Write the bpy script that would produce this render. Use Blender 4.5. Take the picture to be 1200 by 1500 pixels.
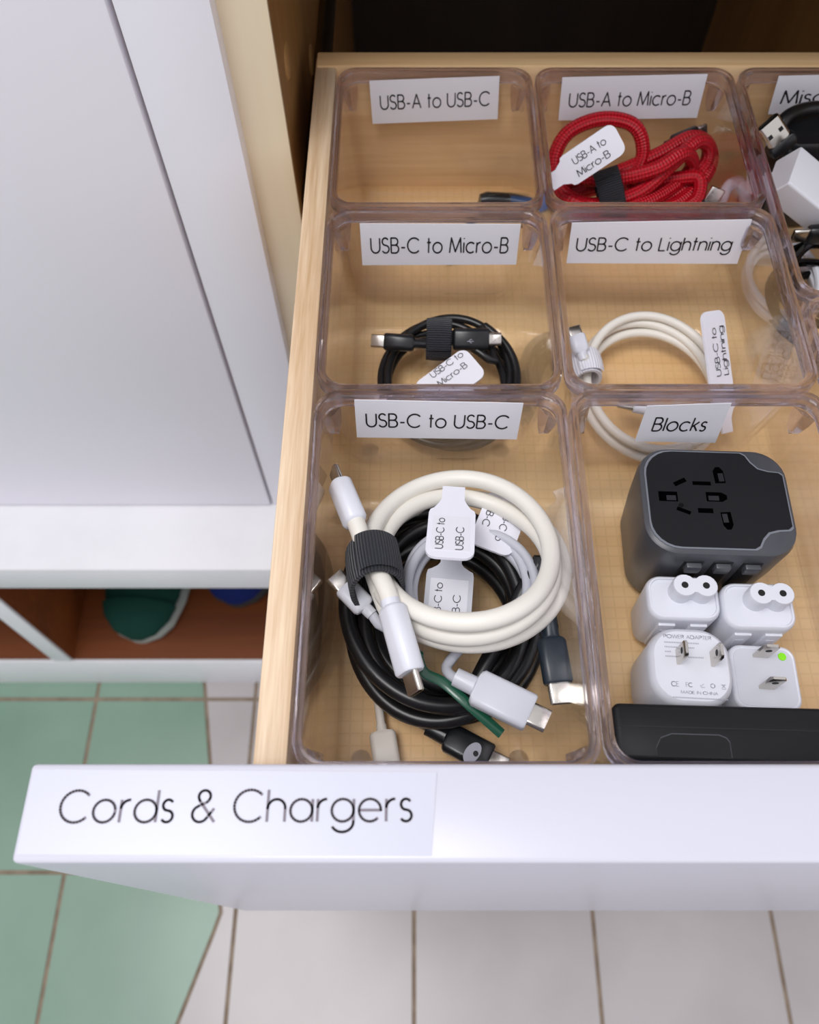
import bpy, bmesh, math, random
from mathutils import Vector, Matrix
R = math.radians
random.seed(7)
scene = bpy.context.scene
for o in list(bpy.data.objects): bpy.data.objects.remove(o)
col = scene.collection

# ------------------------------------------------------------------ camera
CAM_Z = 0.968
ALPHA = R(27.9)                       # tilt away from straight down
FPX, CX, CY = 1200.0, 608.0, 750.0    # focal length and principal point, pixels of the 1200x1500 frame
cd = bpy.data.cameras.new('camera'); cam = bpy.data.objects.new('camera', cd); col.objects.link(cam)
cam.location = (0, 0, CAM_Z); cam.rotation_euler = (ALPHA, 0, 0)
cd.sensor_fit = 'HORIZONTAL'; cd.sensor_width = 36; cd.lens = 36 * FPX / 1200
cd.shift_x = -(CX - 600) / 1200
cd.clip_start = 0.01
cd.dof.use_dof = True; cd.dof.focus_distance = 0.335; cd.dof.aperture_fstop = 14
scene.camera = cam

# ------------------------------------------------------------------ world, lamp, exposure
w = bpy.data.worlds.new('room_light'); scene.world = w; w.use_nodes = True
bg = w.node_tree.nodes['Background']; bg.inputs[0].default_value = (0.955, 0.95, 1.0, 1); bg.inputs[1].default_value = 0.72
ld = bpy.data.lights.new('ceiling_lamp_light', 'AREA'); ld.shape = 'RECTANGLE'; ld.size = 0.9; ld.size_y = 0.6
ld.energy = 15.5; ld.color = (1.0, 0.98, 0.97)
lo = bpy.data.objects.new('ceiling_lamp_light', ld); col.objects.link(lo); lo.location = (-0.45, -0.15, 2.44)
lo.rotation_euler = (Vector((0, 0.2, 0.6)) - lo.location).to_track_quat('-Z', 'Y').to_euler()
scene.view_settings.view_transform = 'Standard'; scene.view_settings.look = 'None'
scene.view_settings.exposure = 0.28; scene.view_settings.gamma = 1.0; scene.view_settings.use_curve_mapping = False
try:
    scene.cycles.transparent_max_bounces = 48; scene.cycles.max_bounces = 24
    scene.cycles.transmission_bounces = 16; scene.cycles.glossy_bounces = 6
except Exception: pass

# ------------------------------------------------------------------ helpers
def srgb(r, g, b):
    f = lambda c: (c/255/12.92 if c/255 <= .04045 else ((c/255+.055)/1.055)**2.4)
    return (f(r), f(g), f(b), 1)
def ray(u, v):
    a = CY - v
    return Vector((u - CX, FPX*math.sin(ALPHA) + a*math.cos(ALPHA), -FPX*math.cos(ALPHA) + a*math.sin(ALPHA)))
def at(u, v, z):                      # point of the place seen at a photo pixel, at height z
    d = ray(u, v); t = (z - CAM_Z)/d.z
    return Vector((0, 0, CAM_Z)) + d*t
def aty(u, v, y):                     # the same at depth y
    d = ray(u, v); t = y/d.y
    return Vector((0, 0, CAM_Z)) + d*t

class Geo:
    def __init__(s): s.v = []; s.f = []; s.uv = []
    def add(s, verts, faces, uvs=None):
        o = len(s.v); s.v += [Vector(p) for p in verts]; s.f += [[i+o for i in f] for f in faces]
        if uvs: s.uv += uvs
        return s
    def xf(s, M): s.v = [M @ p for p in s.v]; return s
    def join(s, g): return s.add(g.v, g.f, g.uv)

def from_bm(bm):
    g = Geo(); bm.verts.ensure_lookup_table(); bm.verts.index_update()
    g.add([v.co.copy() for v in bm.verts], [[v.index for v in f.verts] for f in bm.faces]); bm.free(); return g
def box(x0, x1, y0, y1, z0, z1, bev=0.0, seg=2):
    bm = bmesh.new(); bmesh.ops.create_cube(bm, size=1)
    for v in bm.verts: v.co = Vector((x0+(v.co.x+.5)*(x1-x0), y0+(v.co.y+.5)*(y1-y0), z0+(v.co.z+.5)*(z1-z0)))
    if bev: bmesh.ops.bevel(bm, geom=bm.edges[:], offset=bev, segments=seg, affect='EDGES', profile=.5)
    return from_bm(bm)
def rrect(wd, ht, r, n=5):
    r = max(1e-5, min(r, wd/2-1e-6, ht/2-1e-6)); pts = []
    for cx, cy, a0 in ((wd/2-r, ht/2-r, 0), (-wd/2+r, ht/2-r, 90), (-wd/2+r, -ht/2+r, 180), (wd/2-r, -ht/2+r, 270)):
        for k in range(n+1):
            a = R(a0 + 90*k/n); pts.append((cx+r*math.cos(a), cy+r*math.sin(a)))
    return pts
def loft(rings, cap0=True, cap1=True, cyclic=False):
    n = len(rings[0]); g = Geo(); vs = [p for rg in rings for p in rg]; fs = []
    m = len(rings)
    for i in range(m if cyclic else m-1):
        a, b = i*n, ((i+1) % m)*n
        for k in range(n): fs.append([a+k, a+(k+1) % n, b+(k+1) % n, b+k])
    if not cyclic:
        if cap0: fs.append(list(range(n))[::-1])
        if cap1: fs.append([(m-1)*n+k for k in range(n)])
    return g.add(vs, fs)
def rr_solid(levels, n=5):            # levels: (z, width, height, radius)
    return loft([[Vector((x, y, z)) for x, y in rrect(wd, ht, r, n)] for z, wd, ht, r in levels])
def lathe(prof, n=20):
    return loft([[Vector((r*math.cos(2*math.pi*k/n), r*math.sin(2*math.pi*k/n), z)) for k in range(n)] for r, z in prof])
def frame(o, zd, xh=(1, 0, 0)):
    z = Vector(zd).normalized(); x = Vector(xh); x = (x - z*x.dot(z)).normalized(); y = z.cross(x)
    M = Matrix(((x.x, y.x, z.x, o[0]), (x.y, y.y, z.y, o[1]), (x.z, y.z, z.z, o[2]), (0, 0, 0, 1))); return M
def spline(pts, per=10):
    P = [Vector(p) for p in pts]; out = []
    for i in range(len(P)-1):
        p0 = P[i-1] if i else P[0]*2-P[1]; p1, p2 = P[i], P[i+1]; p3 = P[i+2] if i+2 < len(P) else P[-1]*2-P[-2]
        for k in range(per):
            t = k/per
            out.append(.5*((2*p1)+(p2-p0)*t+(2*p0-5*p1+4*p2-p3)*t*t+(3*p1-p0-3*p2+p3)*t**3))
    out.append(P[-1]); return out
def tube(path, r, n=12, flat=None):
    P = [Vector(p) for p in path]; m = len(P); T = []
    for i in range(m): T.append((P[min(i+1, m-1)]-P[max(i-1, 0)]).normalized())
    u = T[0].orthogonal().normalized() if flat is None else (Vector(flat)-T[0]*Vector(flat).dot(T[0])).normalized()
    rings = []; L = 0; ls = []
    for i in range(m):
        if i: L += (P[i]-P[i-1]).length
        ls.append(L); u = (u - T[i]*u.dot(T[i])).normalized(); v = T[i].cross(u)
        rr = r[i] if isinstance(r, (list, tuple)) else r
        ra, rb = rr if isinstance(rr, tuple) else (rr, rr)
        rings.append([P[i]+u*ra*math.cos(2*math.pi*k/n)+v*rb*math.sin(2*math.pi*k/n) for k in range(n)])
    g = loft(rings); uv = []
    for i in range(m-1):
        for k in range(n): uv.append([(k/n, ls[i]), ((k+1)/n, ls[i]), ((k+1)/n, ls[i+1]), (k/n, ls[i+1])])
    uv.append([(0, 0)]*n); uv.append([(0, L)]*n); g.uv = uv
    return g
def disc_prism(outline, z0, z1):
    a = [Vector((x, y, z0)) for x, y in outline]; b = [Vector((x, y, z1)) for x, y in outline]
    return loft([a, b])

def link(name, g, m, parent=None, base=Vector((0, 0, 0)), smooth=True, ang=40):
    me = bpy.data.meshes.new(name)
    me.from_pydata([tuple(p-base) for p in g.v], [], g.f)
    if g.uv and len(g.uv) == len(g.f):
        l = me.uv_layers.new(name='UVMap'); i = 0
        for fu in g.uv:
            for c in fu: l.data[i].uv = c; i += 1
    bm = bmesh.new(); bm.from_mesh(me); bmesh.ops.recalc_face_normals(bm, faces=bm.faces); bm.to_mesh(me); bm.free()
    if smooth:
        me.shade_smooth(); me.set_sharp_from_angle(angle=R(ang))
    me.materials.append(m)
    o = bpy.data.objects.new(name, me); col.objects.link(o)
    if parent: o.parent = parent
    return o
class Thing:
    def __init__(s, name, label, cat, base, group=None, kind=None):
        s.base = Vector(base); s.o = bpy.data.objects.new(name, None); col.objects.link(s.o); s.o.location = s.base
        s.o.empty_display_size = .01; s.o['label'] = label; s.o['category'] = cat
        if group: s.o['group'] = group
        if kind: s.o['kind'] = kind
    def part(s, name, g, m, parent=None, label=None, **k):
        o = link(name, g, m, parent or s.o, s.base, **k)
        if label: o['label'] = label
        return o

# ------------------------------------------------------------------ materials
MATS = {}
def nt(name):
    m = bpy.data.materials.new(name); m.use_nodes = True; t = m.node_tree; return m, t, t.nodes['Principled BSDF']
def plain(name, c, rough=.5, metal=0.0, spec=.5, coat=0.0, sheen=0.0):
    m, t, b = nt(name); b.inputs['Base Color'].default_value = c; b.inputs['Roughness'].default_value = rough
    b.inputs['Metallic'].default_value = metal; b.inputs['Specular IOR Level'].default_value = spec
    b.inputs['Coat Weight'].default_value = coat; b.inputs['Sheen Weight'].default_value = sheen
    MATS[name] = m; return m
def mottled(name, c1, c2, scale, rough=.4, bump=0.0, stretch=(1, 1, 1), detail=4, spec=.5, lo=.35, hi=.65):
    m, t, b = nt(name); N = t.nodes; L = t.links
    tc = N.new('ShaderNodeTexCoord'); mp = N.new('ShaderNodeMapping'); mp.inputs['Scale'].default_value = stretch
    no = N.new('ShaderNodeTexNoise'); no.inputs['Scale'].default_value = scale; no.inputs['Detail'].default_value = detail
    cr = N.new('ShaderNodeValToRGB'); cr.color_ramp.elements[0].color = c1; cr.color_ramp.elements[1].color = c2
    cr.color_ramp.elements[0].position = lo; cr.color_ramp.elements[1].position = hi
    L.new(tc.outputs['Object'], mp.inputs[0]); L.new(mp.outputs[0], no.inputs['Vector']); L.new(no.outputs[0], cr.inputs[0])
    L.new(cr.outputs[0], b.inputs['Base Color']); b.inputs['Roughness'].default_value = rough; b.inputs['Specular IOR Level'].default_value = spec
    if bump:
        bp = N.new('ShaderNodeBump'); bp.inputs['Strength'].default_value = bump; bp.inputs['Distance'].default_value = .001
        L.new(no.outputs[0], bp.inputs['Height']); L.new(bp.outputs[0], b.inputs['Normal'])
    MATS[name] = m; return m
def uvwave(name, c1, c2, sa, sl, rough=.6, bump=.6, sheen=0.0, diag=True):   # woven / ribbed cloth along a tube's uv
    m, t, b = nt(name); N = t.nodes; L = t.links
    uv = N.new('ShaderNodeTexCoord'); sp = N.new('ShaderNodeSeparateXYZ'); L.new(uv.outputs['UV'], sp.inputs[0])
    def M(op, a, bb):
        n = N.new('ShaderNodeMath'); n.operation = op
        for i, x in enumerate((a, bb)):
            if x is None: continue
            if isinstance(x, (int, float)): n.inputs[i].default_value = x
            else: L.new(x, n.inputs[i])
        return n.outputs[0]
    a = M('MULTIPLY', sp.outputs[0], sa*2*math.pi); l = M('MULTIPLY', sp.outputs[1], sl*2*math.pi)
    if diag:
        s1 = M('SINE', M('ADD', a, l), None); s2 = M('SINE', M('SUBTRACT', a, l), None); h = M('MULTIPLY', s1, s2)
    else: h = M('SINE', l, None)
    h = M('MULTIPLY_ADD', h, .5); h.node.inputs[2].default_value = .5
    mx = N.new('ShaderNodeValToRGB'); mx.color_ramp.elements[0].color = c1; mx.color_ramp.elements[1].color = c2
    L.new(h, mx.inputs[0]); L.new(mx.outputs[0], b.inputs['Base Color'])
    bp = N.new('ShaderNodeBump'); bp.inputs['Strength'].default_value = bump; bp.inputs['Distance'].default_value = .0006
    L.new(h, bp.inputs['Height']); L.new(bp.outputs[0], b.inputs['Normal'])
    b.inputs['Roughness'].default_value = rough; b.inputs['Sheen Weight'].default_value = sheen
    MATS[name] = m; return m
def wood(name, c1, c2, axis, scale=60, rough=.45, liner=False):
    m, t, b = nt(name); N = t.nodes; L = t.links
    tc = N.new('ShaderNodeTexCoord'); mp = N.new('ShaderNodeMapping')
    s = [1, 1, 1]; s[axis] = .04; mp.inputs['Scale'].default_value = s
    L.new(tc.outputs['Object'], mp.inputs[0])
    n1 = N.new('ShaderNodeTexNoise'); n1.inputs['Scale'].default_value = scale; n1.inputs['Detail'].default_value = 5; n1.inputs['Distortion'].default_value = .6
    n2 = N.new('ShaderNodeTexNoise'); n2.inputs['Scale'].default_value = scale*7; n2.inputs['Detail'].default_value = 3
    L.new(mp.outputs[0], n1.inputs['Vector']); L.new(mp.outputs[0], n2.inputs['Vector'])
    ad = N.new('ShaderNodeMath'); ad.operation = 'MULTIPLY_ADD'; ad.inputs[1].default_value = .45
    L.new(n2.outputs[0], ad.inputs[0]); L.new(n1.outputs[0], ad.inputs[2])
    cr = N.new('ShaderNodeValToRGB'); cr.color_ramp.elements[0].color = c1; cr.color_ramp.elements[1].color = c2
    cr.color_ramp.elements[0].position = .50; cr.color_ramp.elements[1].position = .95
    L.new(ad.outputs[0], cr.inputs[0]); out = cr.outputs[0]
    if liner:                         # fine woven grid of the drawer liner
        sp = N.new('ShaderNodeSeparateXYZ'); L.new(tc.outputs['Object'], sp.inputs[0]); ls = []
        for ax in (0, 1):
            q = N.new('ShaderNodeMath'); q.operation = 'MULTIPLY'; q.inputs[1].default_value = 1/.0052; L.new(sp.outputs[ax], q.inputs[0])
            fr = N.new('ShaderNodeMath'); fr.operation = 'FRACT'; L.new(q.outputs[0], fr.inputs[0])
            lt = N.new('ShaderNodeMath'); lt.operation = 'LESS_THAN'; lt.inputs[1].default_value = .16; L.new(fr.outputs[0], lt.inputs[0]); ls.append(lt.outputs[0])
        mxm = N.new('ShaderNodeMath'); mxm.operation = 'MAXIMUM'; L.new(ls[0], mxm.inputs[0]); L.new(ls[1], mxm.inputs[1])
        sc = N.new('ShaderNodeMath'); sc.operation = 'MULTIPLY'; sc.inputs[1].default_value = .11; L.new(mxm.outputs[0], sc.inputs[0])
        mx = N.new('ShaderNodeMix'); mx.data_type = 'RGBA'; L.new(sc.outputs[0], mx.inputs[0]); L.new(out, mx.inputs[6]); mx.inputs[7].default_value = srgb(150, 105, 60)
        out = mx.outputs[2]
    L.new(out, b.inputs['Base Color']); b.inputs['Roughness'].default_value = rough
    bp = N.new('ShaderNodeBump'); bp.inputs['Strength'].default_value = .12; bp.inputs['Distance'].default_value = .0006
    L.new(ad.outputs[0], bp.inputs['Height']); L.new(bp.outputs[0], b.inputs['Normal'])
    MATS[name] = m; return m
def clear(name, tint, rough, ior=1.49):
    m, t, b = nt(name); N = t.nodes; L = t.links; N.remove(b)
    tr = N.new('ShaderNodeBsdfTransparent'); tr.inputs[0].default_value = tint
    gl = N.new('ShaderNodeBsdfGlossy'); gl.inputs['Roughness'].default_value = rough; gl.inputs[0].default_value = (1, 1, 1, 1)
    lw = N.new('ShaderNodeLayerWeight'); lw.inputs[0].default_value = .5      # reflectance of a thin clear wall, same from both sides
    pw_ = N.new('ShaderNodeMath'); pw_.operation = 'POWER'; pw_.inputs[1].default_value = 4.5; L.new(lw.outputs['Facing'], pw_.inputs[0])
    fr = N.new('ShaderNodeMath'); fr.operation = 'MULTIPLY_ADD'; r0 = .5*((ior-1)/(ior+1))**2; fr.inputs[1].default_value = 1-r0; fr.inputs[2].default_value = r0
    L.new(pw_.outputs[0], fr.inputs[0])
    mx = N.new('ShaderNodeMixShader'); L.new(fr.outputs[0], mx.inputs[0]); L.new(tr.outputs[0], mx.inputs[1]); L.new(gl.outputs[0], mx.inputs[2])
    L.new(mx.outputs[0], N['Material Output'].inputs[0]); MATS[name] = m; return m
def glass(name, c, rough, ior, thru=.45):
    m, t, b = nt(name); N = t.nodes; L = t.links
    tr = N.new('ShaderNodeBsdfTransparent'); tr.inputs[0].default_value = c; mx = N.new('ShaderNodeMixShader'); mx.inputs[0].default_value = thru
    L.new(b.outputs[0], mx.inputs[1]); L.new(tr.outputs[0], mx.inputs[2]); L.new(mx.outputs[0], N['Material Output'].inputs[0]); b.inputs['Base Color'].default_value = c; b.inputs['Transmission Weight'].default_value = 1
    b.inputs['Roughness'].default_value = rough; b.inputs['IOR'].default_value = ior; MATS[name] = m; return m

plain('white_lacquer', srgb(206, 206, 218), .29)
plain('white_door', srgb(238, 236, 244), .35)
plain('gap_dark', srgb(70, 66, 58), .8)
mottled('white_board', srgb(226, 226, 230), srgb(234, 234, 238), 12, .4)
wood('pine_side', srgb(196, 162, 124), srgb(232, 208, 178), 1, 170)
wood('pine_back', srgb(218, 176, 124), srgb(240, 208, 160), 0, 60)
wood('drawer_bottom_wood', srgb(228, 188, 132), srgb(244, 212, 160), 0, 18, .4, liner=True)
wood('maple_edge', srgb(232, 212, 180), srgb(244, 230, 204), 2, 14, .35)
wood('cabinet_brown', srgb(142, 100, 54), srgb(168, 124, 72), 2, 20, .5)
wood('shelf_brown', srgb(104, 50, 14), srgb(132, 68, 24), 0, 16, .5)
wood('cabinet_brown_shaded', srgb(34, 24, 16), srgb(48, 34, 22), 2, 20, .6)  # near-black brown: shade of the deep opening put into the colour
plain('cap_wood', srgb(176, 132, 78), .5)
mottled('tile_green', srgb(122, 150, 132), srgb(134, 162, 144), 5, .3)
mottled('tile_pale', srgb(174, 168, 168), srgb(186, 181, 181), 6, .3)
mottled('grout', srgb(128, 112, 96), srgb(150, 134, 116), 60, .9)
clear('clear_plastic', (.990, .986, .990, 1), .04)
glass('clear_rim', (.86, .82, .88, 1), .012, 1.46, .3)
plain('paper', srgb(232, 232, 240), .35)
plain('tape', srgb(204, 206, 219), .29)
plain('ink', srgb(28, 28, 34), .5)
plain('ink_grey', srgb(122, 114, 124), .5)
plain('print_grey', srgb(168, 168, 180), .5)
plain('white_cable', srgb(234, 230, 221), .42)
plain('white_plastic', srgb(222, 224, 233), .3)
plain('grey_plastic', srgb(205, 207, 216), .35)
plain('grey_cable', srgb(196, 198, 208), .4)
plain('beige_plastic', srgb(222, 214, 204), .4)
plain('tag_plastic', srgb(236, 236, 246), .3)
plain('black_cable', srgb(24, 24, 26), .32)
plain('black_plastic', srgb(22, 24, 28), .3)
plain('blue_black', srgb(28, 38, 48), .35)
plain('black_gloss', srgb(8, 8, 10), .08, spec=.4)
plain('black_satin', srgb(24, 25, 28), .5, spec=.3)
plain('adapter_grey', srgb(70, 72, 78), .34)
plain('socket_black', srgb(20, 21, 25), .45, spec=.3)
plain('adapter_trim_dark', srgb(34, 35, 39), .3)
plain('slot_black', srgb(3, 3, 4), 1, spec=0)
plain('adapter_trim', srgb(122, 126, 134), .32)
plain('steel', srgb(205, 200, 192), .22, metal=1)
plain('dark_steel', srgb(140, 130, 110), .35, metal=1)
plain('dark_hole', srgb(8, 8, 9), .6)
plain('blue_plastic', srgb(60, 130, 220), .4)
plain('green_dot', srgb(140, 235, 20), .5)
plain('green_tie', srgb(24, 84, 62), .25, coat=.4)
uvwave('red_braid', srgb(150, 2, 18), srgb(214, 14, 40), 5, 300, .42, 1.0, 0)
uvwave('velcro', srgb(14, 15, 20), srgb(44, 46, 58), 1, 900, .9, 1.0, .15, diag=False)
uvwave('white_velcro', srgb(226, 226, 236), srgb(240, 240, 248), 1, 700, .8, .5, .15, diag=False)
plain('shoe_teal', srgb(22, 58, 50), .8, spec=.1); plain('shoe_black', srgb(9, 9, 10), .8, spec=.1); plain('shoe_blue', srgb(24, 36, 92), .8, spec=.1)
plain('sole_grey', srgb(150, 156, 150), .6); plain('lace_white', srgb(215, 218, 225), .7); plain('sole_dark', srgb(46, 44, 42), .7)
M = MATS

# ------------------------------------------------------------------ stroke lettering (geometric sans)
def arc(cx, cy, rx, ry, a0, a1, n=14):
    return [(cx+rx*math.cos(R(a0+(a1-a0)*k/n)), cy+ry*math.sin(R(a0+(a1-a0)*k/n))) for k in range(n+1)]
X = .70; H2 = X/2
FONT = {
 'U': (.68, [[(0, 1)]+arc(.34, .34, .34, .34, 180, 360)+[(.68, 1)]]),
 'S': (.54, [arc(.27, .76, .24, .24, 30, 270)+arc(.27, .26, .27, .26, 90, -155)]),
 'B': (.58, [[(0, 0), (0, 1), (.28, 1)]+arc(.30, .765, .22, .235, 90, -90)+[(0, .53)], [(.3, .53)]+arc(.32, .265, .26, .265, 90, -90)+[(0, 0)]]),
 '-': (.36, [[(.03, .36), (.33, .36)]]),
 'A': (.76, [[(0, 0), (.38, 1), (.76, 0)], [(.14, .34), (.62, .34)]]),
 'C': (.90, [arc(.5, .5, .5, .5, 42, 318, 24)]),
 't': (.30, [[(.13, 1), (.13, 0)], [(0, X), (.30, X)]]),
 'o': (X, [arc(H2, H2, H2, H2, 0, 360, 24)]),
 'M': (.90, [[(0, 0), (.10, 1), (.45, .08), (.80, 1), (.90, 0)]]),
 'i': (.04, [[(.02, 0), (.02, X)], [(.02, .93), (.02, .99)]]),
 'c': (.64, [arc(H2, H2, H2, H2, 45, 315, 20)]),
 'r': (.28, [[(0, 0), (0, X)], arc(.28, .42, .28, .28, 180, 88, 8)]),
 'L': (.46, [[(0, 1), (0, 0), (.46, 0)]]),
 'g': (X, [arc(H2, H2, H2, H2, 0, 360, 24), [(X, X), (X, 0)]+arc(H2, -.02, H2, .30, 0, -155)]),
 'h': (.56, [[(0, 1), (0, 0)], [(0, .40)]+arc(.28, .42, .28, .28, 180, 0)+[(.56, 0)]]),
 'n': (.56, [[(0, X), (0, 0)], [(0, .40)]+arc(.28, .42, .28, .28, 180, 0)+[(.56, 0)]]),
 's': (.36, [arc(.18, .53, .16, .17, 30, 270)+arc(.18, .18, .18, .18, 90, -150)]),
 'l': (.04, [[(.02, 1), (.02, 0)]]),
 'k': (.44, [[(0, 1), (0, 0)], [(.40, X), (0, .30)], [(.13, .42), (.44, 0)]]),
 'd': (X, [arc(H2, H2, H2, H2, 0, 360, 24), [(X, 1), (X, 0)]]),
 'a': (X, [arc(H2, H2, H2, H2, 0, 360, 24), [(X, X), (X, 0)]]),
 'e': (X, [[(0, H2), (X, H2)]+arc(H2, H2, H2, H2, 0, 318, 22)]),
 '&': (.74, [[(.74, 0), (.22, .66)]+arc(.36, .80, .19, .19, 215, -35, 14)+[(.46, .62), (.20, .50)]+arc(.27, .25, .25, .25, 110, 330, 14)+[(.60, .28), (.70, .42)]]),
 'P': (.55, [[(0, 0), (0, 1), (.28, 1)]+arc(.28, .74, .26, .26, 90, -90)+[(0, .48)]]),
 'O': (1.0, [arc(.5, .5, .5, .5, 0, 360, 24)]), 'W': (1.1, [[(0, 1), (.27, 0), (.55, 1), (.83, 0), (1.1, 1)]]),
 'E': (.5, [[(.5, 1), (0, 1), (0, 0), (.5, 0)], [(0, .52), (.46, .52)]]),
 'R': (.58, [[(0, 0), (0, 1), (.28, 1)]+arc(.28, .75, .25, .25, 90, -90)+[(0, .5)], [(.28, .5), (.56, 0)]]),
 'D': (.76, [[(0, 0), (0, 1), (.26, 1)]+arc(.26, .5, .5, .5, 90, -90)+[(0, 0)]]),
 'T': (.5, [[(0, 1), (.5, 1)], [(.25, 1), (.25, 0)]]), 'N': (.68, [[(0, 0), (0, 1), (.68, 0), (.68, 1)]]),
 'I': (.04, [[(.02, 0), (.02, 1)]]), 'H': (.64, [[(0, 0), (0, 1)], [(.64, 0), (.64, 1)], [(0, .52), (.64, .52)]]),
 'F': (.46, [[(.46, 1), (0, 1), (0, 0)], [(0, .52), (.42, .52)]]),
 ' ': (.26, []),
}
def strokes(txt, track=.15):
    x = 0; out = []
    for ch in txt:
        wd, ls = FONT[ch]
        for l in ls: out.append([(x+px, py) for px, py in l])
        x += wd+track
    return out, x-track
def ribbon(lines, wt, org, ex, ey):   # flat printed strokes: 2-D polylines mapped to org + x*ex + y*ey
    g = Geo(); h = wt/2
    P = lambda x, y: org+ex*x+ey*y
    for l in lines:
        for i, (a, b) in enumerate(zip(l[:-1], l[1:])):
            dx, dy = b[0]-a[0], b[1]-a[1]; d = math.hypot(dx, dy)
            if d < 1e-9: continue
            nx, ny = -dy/d*h, dx/d*h
            g.add([P(a[0]+nx, a[1]+ny), P(a[0]-nx, a[1]-ny), P(b[0]-nx, b[1]-ny), P(b[0]+nx, b[1]+ny)], [[0, 1, 2, 3]])
        for q in l[1:-1]:
            g.add([P(q[0]+h*math.cos(k*math.pi/3), q[1]+h*math.sin(k*math.pi/3)) for k in range(6)], [list(range(6))])
    return g
def text_geo(txt, org, ex_dir, ey_dir, width, cap, wt=.09, track=.15):
    ls, tw = strokes(txt, track)
    return ribbon(ls, wt, Vector(org), Vector(ex_dir).normalized()*(width/tw), Vector(ey_dir).normalized()*cap)
def bil(q, s, t):                     # q = TL, TR, BR, BL ; s across, t down
    return (q[0]*(1-s)+q[1]*s)*(1-t)+(q[3]*(1-s)+q[2]*s)*t

# ================================================================== floor
Y_TILE, S_TILE, GAP = 0.0703, 0.1895, 0.0045
fl = Thing('floor', 'tiled floor of square pale and green tiles with brown grout', 'floor', (0, 0, 0), kind='structure')
RX0, RX1, RY0, RY1 = -1.75, 1.95, -1.65, .86
fl.part('grout_bed', box(RX0, RX1, RY0, RY1, -.02, -.0012), M['grout'])
def xb(y):                            # edge between the green and the pale tiles
    return -.206-.19*(y-.03) if y > .03 else -.206+.33*(y-.03)
def strip(y0, y1, fa, fb, n=10):
    g = Geo(); ys = [y0+(y1-y0)*k/n for k in range(n+1)]
    L = []; 
    for y in ys:
        a, b = fa(y), fb(y)
        L.append((a, max(b, a)))
    if max(b-a for a, b in L) < .004: return None
    top = [Vector((a, y, 0)) for (a, b), y in zip(L, ys) if b-a > 0] + [Vector((b, y, 0)) for (a, b), y in reversed(list(zip(L, ys))) if b-a > 0]
    if len(top) < 3: return None
    bot = [p-Vector((0, 0, .006)) for p in top]
    return loft([bot, top])
for i in range(-9, 10):
    for j in range(-8, 2):
        x0, x1 = i*S_TILE-.001+GAP/2, (i+1)*S_TILE-.001-GAP/2
        y0, y1 = Y_TILE+j*S_TILE+GAP/2, Y_TILE+(j+1)*S_TILE-GAP/2
        if j == 1: y1 = min(y1, .40)
        g = strip(y0, y1, lambda y: x0, lambda y: min(x1, xb(y)-GAP/2))
        if g: fl.part('floor_tile', g, M['tile_green'], smooth=False)
        g = strip(y0, y1, lambda y: max(x0, xb(y)+GAP/2), lambda y: x1)
        if g: fl.part('floor_tile', g, M['tile_pale'], smooth=False)

# ================================================================== cabinet
YC, YL = .342, .280                   # door face, ledge front
Z_LT, Z_LB, Z_SH = .335, .2944, .081  # ledge top / bottom, shoe shelf
X1, X2 = -.1255, -.0841
DX0, DX1 = -.0532, .2880              # drawer outer sides
XR = DX0+DX1-X2                       # right side of the opening
cb = Thing('storage_cabinet', 'tall white cabinet with wooden interior and a low shoe compartment', 'cabinet', (-.1, YC, 0))
cb.part('door', box(-.75, X1-.0012, YC-.001, YC+.017, Z_LT+.0015, 1.35, .0012), M['white_door'])
cb.part('door', box(DX0+DX1-X1+.0012, 1.0, YC-.001, YC+.017, Z_LT+.0015, 1.35, .0012), M['white_door'])
XI = -.0625; XM = DX0+DX1             # inner face of the side panels; mirror line of the drawer opening
for s in (0, 1):
    mx = (lambda a, b: (a, b)) if not s else (lambda a, b: (XM-b, XM-a))
    cb.part('stile', box(*mx(X1+.0012, X2), YC, YC+.0105, Z_LT, 1.35, .0006), M['white_door'])
    sp = cb.part('side_panel', box(*mx(X1+.006, XI), .3545, .82, Z_LT, 1.35), M['cabinet_brown'])
    cb.part('edge_band', box(*mx(X1+.006, XI), .352, .3548, Z_LT, 1.35, .0004), M['maple_edge'], parent=sp, label='pale maple edge band')
    for (yy, zz) in ((.3815, .718), (.47, .66), (.62, .70)):
        c = lathe([(0.0001, -.002), (.0085, -.002), (.0085, .0003), (.0078, .0008), (.0001, .0008)], 24).xf(frame((XI if not s else XM-XI, yy, zz), (1 if not s else -1, 0, 0), (0, 1, 0)))
        cb.part('screw_cap', c, M['cap_wood'], parent=sp)
    cb.part('drawer_runner', box(*mx(XI-.0005, DX0-.0015), .362, .80, .628, .652, .003), M['dark_steel'])
cb.part('back_panel', box(-.12, .36, .82, .832, Z_LT, 1.35), M['cabinet_brown_shaded'])
cb.part('top_panel', box(-.75, 1.0, YC, .832, 1.35, 1.37), M['white_door'])
cb.part('unseen_shade_board', box(X1+.001, DX0+DX1-X1-.001, .312, YC-.001, .96, 1.34, .0015), M['white_lacquer'])  # added board above the view, there to shade the back of the drawer
cb.part('ledge', box(-.75, 1.0, YL, .82, Z_LB, Z_LT, .0008), M['white_board'])
cb.part('plinth', box(-.75, 1.0, YL, YL+.0035, 0, Z_SH-.0005, .0006), M['white_board'])
cb.part('shoe_shelf', box(-.75, 1.0, YL+.003, .82, Z_SH-.016, Z_SH-.001), M['shelf_brown'])
cb.part('shoe_back', box(-.75, 1.0, .82, .832, Z_SH-.016, Z_LB), M['shelf_brown'])
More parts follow.
